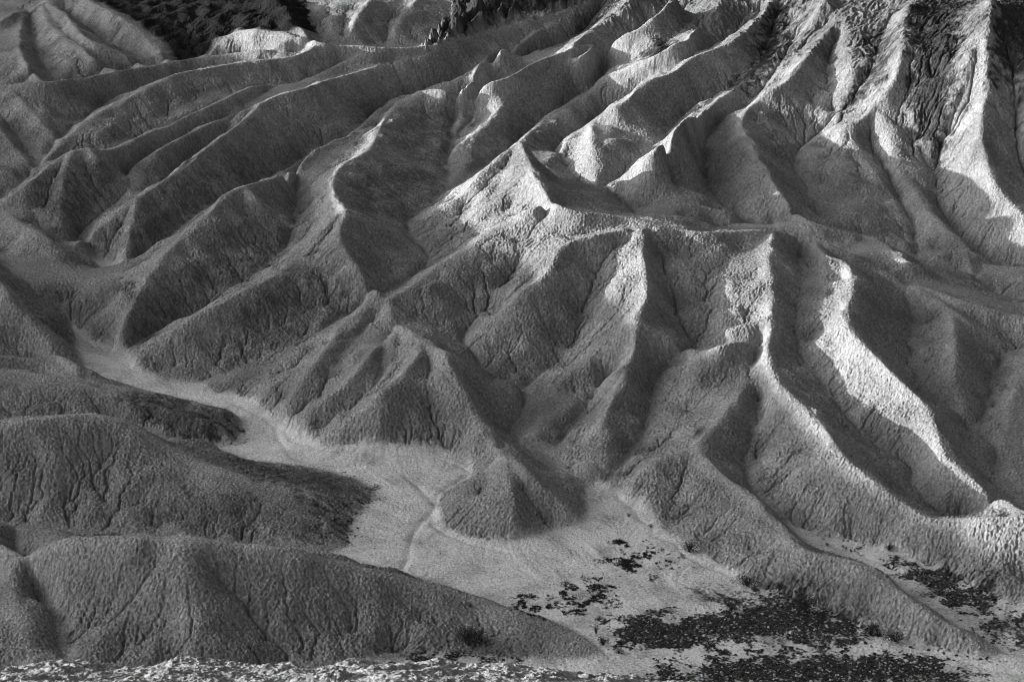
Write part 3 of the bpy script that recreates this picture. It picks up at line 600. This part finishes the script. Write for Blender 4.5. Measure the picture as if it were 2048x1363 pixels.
# the rest of the valley, outside the frame: the long hill on the left whose evening shadow lies over the low ground,
# the mountainside that goes on to the right (made tall and dark to block skylight), and the hill the photographer stands on
def sheet(name, xs, ys, fz, tone=.3):
    x, y = np.meshgrid(xs, ys); z = fz(x, y)
    i = np.arange(x.size).reshape(x.shape); f = np.stack([i[:-1, :-1], i[:-1, 1:], i[1:, 1:], i[1:, :-1]], -1).reshape(-1, 4)
    structure(new_mesh(name, np.stack([x, y, z], -1).reshape(-1, 3), f, {'tone': np.full(x.size, tone)}, SOIL))
OCC = ([-400, 60, 160, 220, 260, 290, 320, 345, 380, 420, 470, 900], [-14, -14, -8, 3, 4.5, 5.5, 5.0, 3.4, 2.6, 2.6, 3, 3])
sheet('left_hill', np.linspace(-640, -175, 60), np.linspace(-400, 900, 160),
      lambda x, y: np.maximum(12 + 260 * math.tan(SUN_EL) + np.interp(y, *OCC) - np.abs(x + 260) * .62, 2))
sheet('right_hill', np.linspace(155, 700, 60), np.linspace(-200, 900, 120),
      lambda x, y: 4 + np.clip(x - 155, 0, 190) * .9 + 4 * np.sin(x * .05 + y * .04) * np.clip((x - 155) / 60, 0, 1), .12)
sheet('viewpoint_hill', np.linspace(-420, 420, 120), np.linspace(-500, 172, 120),
      lambda x, y: np.interp(y, [-500, -30, -2, 10, 62, 75, 168, 172], [120, 101, 98, 91, 60, 53, -2, -4]) - 8 * np.clip(np.abs(x) / 300, 0, 1) ** 2, .18)

# near bank at the foot of the frame
def near_bank():
    prof = [(-200,1334),(0,1333),(80,1329),(150,1326),(220,1330),(300,1334),(380,1327),(460,1325),(520,1331),(600,1333),(700,1330),(810,1324),(870,1327),(920,1333),(1000,1332),(1100,1336),(1190,1350),(1270,1358),(1340,1364),(1500,1380),(2248,1400)]
    yc = 70.0
    rx, rz = rays(prof); zc = CAMZ + rz * yc
    xs = np.arange(-27, 25, .045); ys = np.r_[np.arange(61, 72.6, .045), np.arange(73, 90, .6)]
    x, y = np.meshgrid(xs, ys)
    c = np.interp(x, rx * yc, zc)
    d = y - yc
    z = c - np.where(d > 0, d * d * .25 + d * .3, d * .42)
    r = np.random.default_rng(11)
    def nz(l):
        n = r.standard_normal(x.shape); k = np.hypot(np.fft.rfftfreq(x.shape[1], .045)[None], np.fft.fftfreq(x.shape[0], .045)[:, None])
        q = np.fft.irfft2(np.fft.rfft2(n) * np.exp(-(k * l) ** 2) * (1 - np.exp(-(k * l * 3) ** 2)), x.shape); return q / q.std()
    z += nz(2.0) * .08 + nz(.5) * .03 + nz(.13) * .018
    i = np.arange(x.size).reshape(x.shape); f = np.stack([i[:-1, :-1], i[:-1, 1:], i[1:, 1:], i[1:, :-1]], -1).reshape(-1, 4)
    structure(new_mesh('near_bank', np.stack([x, y, z], -1).reshape(-1, 3), f, {'tone': np.full(x.size, .3)}, SOIL))
near_bank()

# ---------------------------------------------------------------- stones and plants
def on_ground(px, py):
    rx, rz = rays([(px, py)]); ys = np.arange(Y0 + 6, Y1 - 4, .15)
    g = CAMZ + rz[0] * ys - bil(Z, (rx[0] * ys - X0) / CS - .5, (ys - Y0) / CS - .5)
    k = int(np.argmax(g <= 0)); return float(rx[0] * ys[k]), float(ys[k])
def z_at(x, y): return cubic(Z, np.atleast_1d(np.float64(x)), np.atleast_1d(np.float64(y)))
def plain(name, tone, var=.35, scale=6.0):
    m = bpy.data.materials.new(name); m.use_nodes = True; t = m.node_tree; N = t.nodes.new; L = t.links.new
    p = t.nodes['Principled BSDF']; p.inputs['Roughness'].default_value = .9; p.inputs['Specular IOR Level'].default_value = .15
    tc = N('ShaderNodeTexCoord'); n = N('ShaderNodeTexNoise'); n.inputs['Scale'].default_value = scale; n.inputs['Detail'].default_value = 4
    L(tc.outputs['Object'], n.inputs['Vector']); mr = N('ShaderNodeMapRange'); mr.inputs[1].default_value = .3; mr.inputs[2].default_value = .7
    mr.inputs[3].default_value = tone * (1 - var); mr.inputs[4].default_value = tone * (1 + var); L(n.outputs['Fac'], mr.inputs[0]); L(mr.outputs[0], p.inputs['Base Color'])
    return m
M_STONE = plain('pale stone', .34, .4, 9); M_LEAF = plain('dry leaf', .035, .5, 14); M_STEM = plain('dry stem', .07, .4, 20); M_MAT = plain('dry mat', .028, .6, 9)
random.seed(21)

def tagged(o, label, cat, group=None):
    o['label'] = label; o['category'] = cat
    if group: o['group'] = group
    return o
def mesh_obj(name, bm, mat, parent=None, smooth=True):
    me = bpy.data.meshes.new(name); bm.to_mesh(me); bm.free()
    for p in me.polygons: p.use_smooth = smooth
    me.materials.append(mat); o = bpy.data.objects.new(name, me); COL.objects.link(o)
    if parent: o.parent = parent
    return o
from mathutils import Vector, noise as mnoise
def stone_mesh(seed, sub=3):
    bm = bmesh.new(); bmesh.ops.create_icosphere(bm, subdivisions=sub, radius=.5); r = random.Random(seed)
    cuts = [(Vector((r.gauss(0, 1), r.gauss(0, 1), r.gauss(0, .8))).normalized(), r.uniform(.24, .40)) for _ in range(9)]
    off = Vector((seed * 3.1, 1.7, seed)); sx, sy, sz = r.uniform(.85, 1.25), r.uniform(.75, 1.05), r.uniform(.55, .8)
    for v in bm.verts:
        for n, d in cuts:
            e = v.co.dot(n) - d
            if e > 0: v.co -= n * e * .9
        v.co *= 1 + .22 * mnoise.noise(v.co * 3 + off) + .08 * mnoise.noise(v.co * 9 + off)
        v.co = Vector((v.co.x * sx, v.co.y * sy, v.co.z * sz))
    return bm
STONES = []
BOULDERS = [(1582,1268,13,'largest pale boulder on the dark gravel bar beside the pale wash channel'),
 (1555,1280,10,'squat pale boulder just left below the largest one on the gravel bar'), (1527,1286,11,'low flat boulder half buried at the lower edge of the dark gravel bar'),
 (1640,1336,9,'flat pale boulder on the lower gravel bank, below the channel bend'), (1408,1272,9,'lone pale boulder in the middle of the dark gravel bar'),
 (1445,1289,8,'small pale boulder at the rim of the gravel bar above the channel'), (1264,1286,7,'pale stone at the left end of the dark gravel bar'),
 (1395,1359,9,'pale flat stone at the bottom edge of the lower gravel bank'), (1662,1361,9,'broad pale stone at the foot of the lower gravel bank'),
 (1700,1346,8,'upright pale stone near the right side of the lower gravel bank'), (1620,1250,8,'pale boulder high on the gravel bar near the ridge foot')]
for px, py, w, lab in BOULDERS: STONES.append((px, py, w, lab, None))
rs = random.Random(4)
for k in range(22): STONES.append((rs.uniform(1400, 1690), rs.uniform(1252, 1284), rs.uniform(4, 7), 'small pale stone scattered among the dark gravel of the upper bar', 'small stones on the upper gravel bar'))
for k in range(26): STONES.append((rs.uniform(1330, 1860), rs.uniform(1316, 1360), rs.uniform(4, 6.5), 'small pale stone scattered over the lower dark gravel bank', 'small stones on the lower gravel bank'))
for k in range(8): STONES.append((rs.uniform(720, 1040), rs.uniform(1304, 1320), rs.uniform(3.5, 5), 'small pale stone on the dark gravel behind the near bank', 'small stones behind the near bank'))
protos = [stone_mesh(s) for s in range(7)]; pm = []
for b in protos:
    o = mesh_obj('boulder', b, M_STONE); pm.append(o)
used = set()
for n, (px, py, w, lab, grp) in enumerate(STONES):
    x, y = on_ground(px, py); q = n % 7
    if q in used: o = pm[q].copy(); COL.objects.link(o)
    else: o = pm[q]; used.add(q)
    s = w * y * TH / 1024 * 1.05; o.location = (x, y, float(z_at(x, y)[0]) + s * .16); o.scale = (s, s, s)
    o.rotation_euler = (rs.uniform(-.3, .3), rs.uniform(-.3, .3), rs.uniform(0, 6.28)); tagged(o, lab, 'boulder' if grp is None else 'stone', grp)

# shrubs: a fan of dry stems with small leaves clustered along their upper parts
def shrub(px, py, w, h, label, seed, leaves=900, spread=1.0):
    x, y = on_ground(px, py); W = w * y * TH / 1024; Hh = h * y * TH / 1024 * 1.05; r = random.Random(seed)
    root = bpy.data.objects.new('shrub', None); COL.objects.link(root); root.location = (x, y, float(z_at(x, y)[0]) - .02); root.empty_display_size = .2
    tagged(root, label, 'shrub', 'shrubs at the foot of the ridges')
    st, lf = bmesh.new(), bmesh.new(); tips = []
    for k in range(26):
        a = r.uniform(0, 6.28); out = r.uniform(.15, 1.0) ** .7; top = Vector((math.cos(a) * W * .48 * out, math.sin(a) * W * .42 * out, Hh * (1.0 - .55 * out * out) * r.uniform(.75, 1.05)))
        mid = Vector((top.x * .38, top.y * .38, top.z * .62)); P = [Vector((0, 0, -.03)), mid * .5, mid, (mid + top) * .5 + Vector((r.uniform(-.05, .05), r.uniform(-.05, .05), .03)), top]
        prev = None
        for i, p in enumerate(P):
            rad = max(.004, .022 * (1 - i / 5)) * min(1.5, W / 1.2); ring = [st.verts.new(p + Vector((math.cos(t) * rad, math.sin(t) * rad, 0))) for t in (0, 2.09, 4.19)]
            if prev:
                for q in range(3): st.faces.new((prev[q], prev[(q + 1) % 3], ring[(q + 1) % 3], ring[q]))
            prev = ring
        tips += [P[2], P[3], P[3], P[4], P[4]]
    for k in range(leaves):
        c = r.choice(tips); sg = .10 * W; p = c + Vector((r.gauss(0, sg), r.gauss(0, sg), r.gauss(0, sg * .7)))
        if p.z < .02: p.z = r.uniform(.02, .1)
        d = Vector((r.gauss(0, 1), r.gauss(0, 1), r.gauss(.5, .8))).normalized(); e = d.cross(Vector((r.gauss(0, 1), r.gauss(0, 1), r.gauss(0, 1)))).normalized(); l = r.uniform(.05, .12) * min(1.5, max(.6, W / 1.6)); b = l * r.uniform(.25, .4)
        v = [lf.verts.new(p), lf.verts.new(p + d * l * .5 + e * b), lf.verts.new(p + d * l), lf.verts.new(p + d * l * .5 - e * b)]; lf.faces.new(v)
    mesh_obj('stems', st, M_STEM, root); mesh_obj('foliage', lf, M_LEAF, root, False)
for a in ((937,1292,74,44,'largest dark rounded bush, at the foot of the near left ridge',1,2600), (1237,1306,26,13,'small dark cushion bush standing alone in the pale wash by the ridge tip',2,700),
          (1205,1290,34,20,'dark bush at the very tip of the near left ridge',3,700), (1192,1268,26,30,'thin twiggy bush rising at the left end of the gravel bar',4,260),
          (1378,1103,46,22,'grey bush at the ridge foot above the dark scrub mats',5,900), (1494,1172,54,26,'wide bush at the ridge foot beside the streaked scrub',6,1200), (1462,1222,34,18,'dark bush on the upper edge of the gravel bar',7,800),
          (1612,1224,66,36,'tall dark bush against the pale ridge foot, right of the gravel bar',8,1900), (1742,1268,44,24,'spiky bush left of the pair under the banded ridge end',9,900), (1790,1284,56,26,'spiky bush right of the pair under the banded ridge end',10,1100),
          (1302,1056,18,10,'tiny bush at the ridge foot near the head of the pale flat',11,400), (1258,1034,16,9,'tiny dark tuft on the pale flat below the gully mouth',12,350),
          (1778,1102,26,16,'small bush on the edge of the upper right flat',13,600), (1560,1180,30,14,'low bush right of the streaked scrub at the ridge foot',14,600), (940,1214,20,10,'low dark tuft on the crest of the near left ridge',15,350)):
    shrub(*a)

# loose gravel and dry mats: far too many to count
def scatter(name, mask, n, rmin, rmax, mat, seed, pale=.12):
    r = np.random.default_rng(seed); w = (mask * (np.abs(gx) < .3 * gy)).ravel(); w = w / w.sum(); c = r.choice(w.size, n, p=w)
    x = gx.ravel()[c] + r.uniform(-.1, .1, n); y = gy.ravel()[c] + r.uniform(-.1, .1, n); z = cubic(Z, x, y)
    rad = rmin + (rmax - rmin) * r.random(n) ** 3
    base = np.array([(1,0,0),(0,1,0),(-1,0,0),(0,-1,0),(.6,.6,.62),(-.6,.6,.55),(-.6,-.6,.62),(.6,-.6,.55)], float)
    fc = np.array([(0,1,4,4),(1,2,5,5),(2,3,6,6),(3,0,7,7)])
    quads = np.array([(0,1,5,4),(1,2,6,5),(2,3,7,6),(3,0,4,7),(4,5,6,7)])
    V = base[None] * rad[:, None, None] * r.uniform(.6, 1.3, (n, 8, 3)); a = r.uniform(0, 6.28, n); ca, sa = np.cos(a)[:, None], np.sin(a)[:, None]
    X = V[..., 0] * ca - V[..., 1] * sa + x[:, None]; Y = V[..., 0] * sa + V[..., 1] * ca + y[:, None]; ZZ = V[..., 2] * .9 + z[:, None] - rad[:, None] * .15
    F_ = (quads[None] + (np.arange(n) * 8)[:, None, None]).reshape(-1, 4)
    tone = np.where(r.random(n) < pale, r.uniform(.16, .42, n), r.uniform(.015, .07, n)).repeat(8)
    o = new_mesh(name, np.stack([X, Y, ZZ], -1).reshape(-1, 3), F_, {'tone': tone}, mat, False); o['kind'] = 'stuff'
scatter('gravel', np.clip((.10 - ALB) / .05, 0, 1) * FLOORM * (gy < 235), 16000, .05, .24, SOIL, 31, .16)
scatter('pebbles', np.clip((ALB - .2) / .1, 0, 1) * FLOORM * (gy < 262), 900, .04, .13, SOIL, 32, .05)
def mats(n):
    r = np.random.default_rng(33); w = (np.clip(MATM - .25, 0, 1) * (np.abs(gx) < .3 * gy)).ravel(); w = w / w.sum(); c = r.choice(w.size, n, p=w)
    x = gx.ravel()[c] + r.uniform(-.15, .15, n); y = gy.ravel()[c] + r.uniform(-.15, .15, n); z = cubic(Z, x, y) - .01
    a = r.uniform(0, 6.28, n); l = r.uniform(.06, .2, n); t = r.uniform(.15, 1.1, n); wd = r.uniform(.02, .05, n)
    dx, dy, dz = np.cos(a) * np.cos(t) * l, np.sin(a) * np.cos(t) * l, np.sin(t) * l; ex, ey = -np.sin(a) * wd, np.cos(a) * wd
    V = np.stack([np.stack([x - ex * .4, y - ey * .4, z], -1), np.stack([x + ex * .4, y + ey * .4, z], -1), np.stack([x + dx * .6 + ex, y + dy * .6 + ey, z + dz * .7], -1), np.stack([x + dx, y + dy, z + dz], -1)], 1)
    o = new_mesh('ground_cover', V.reshape(-1, 3), (np.arange(n)[:, None] * 4 + np.arange(4)[None]), None, M_MAT, False); o['kind'] = 'stuff'
mats(26000)
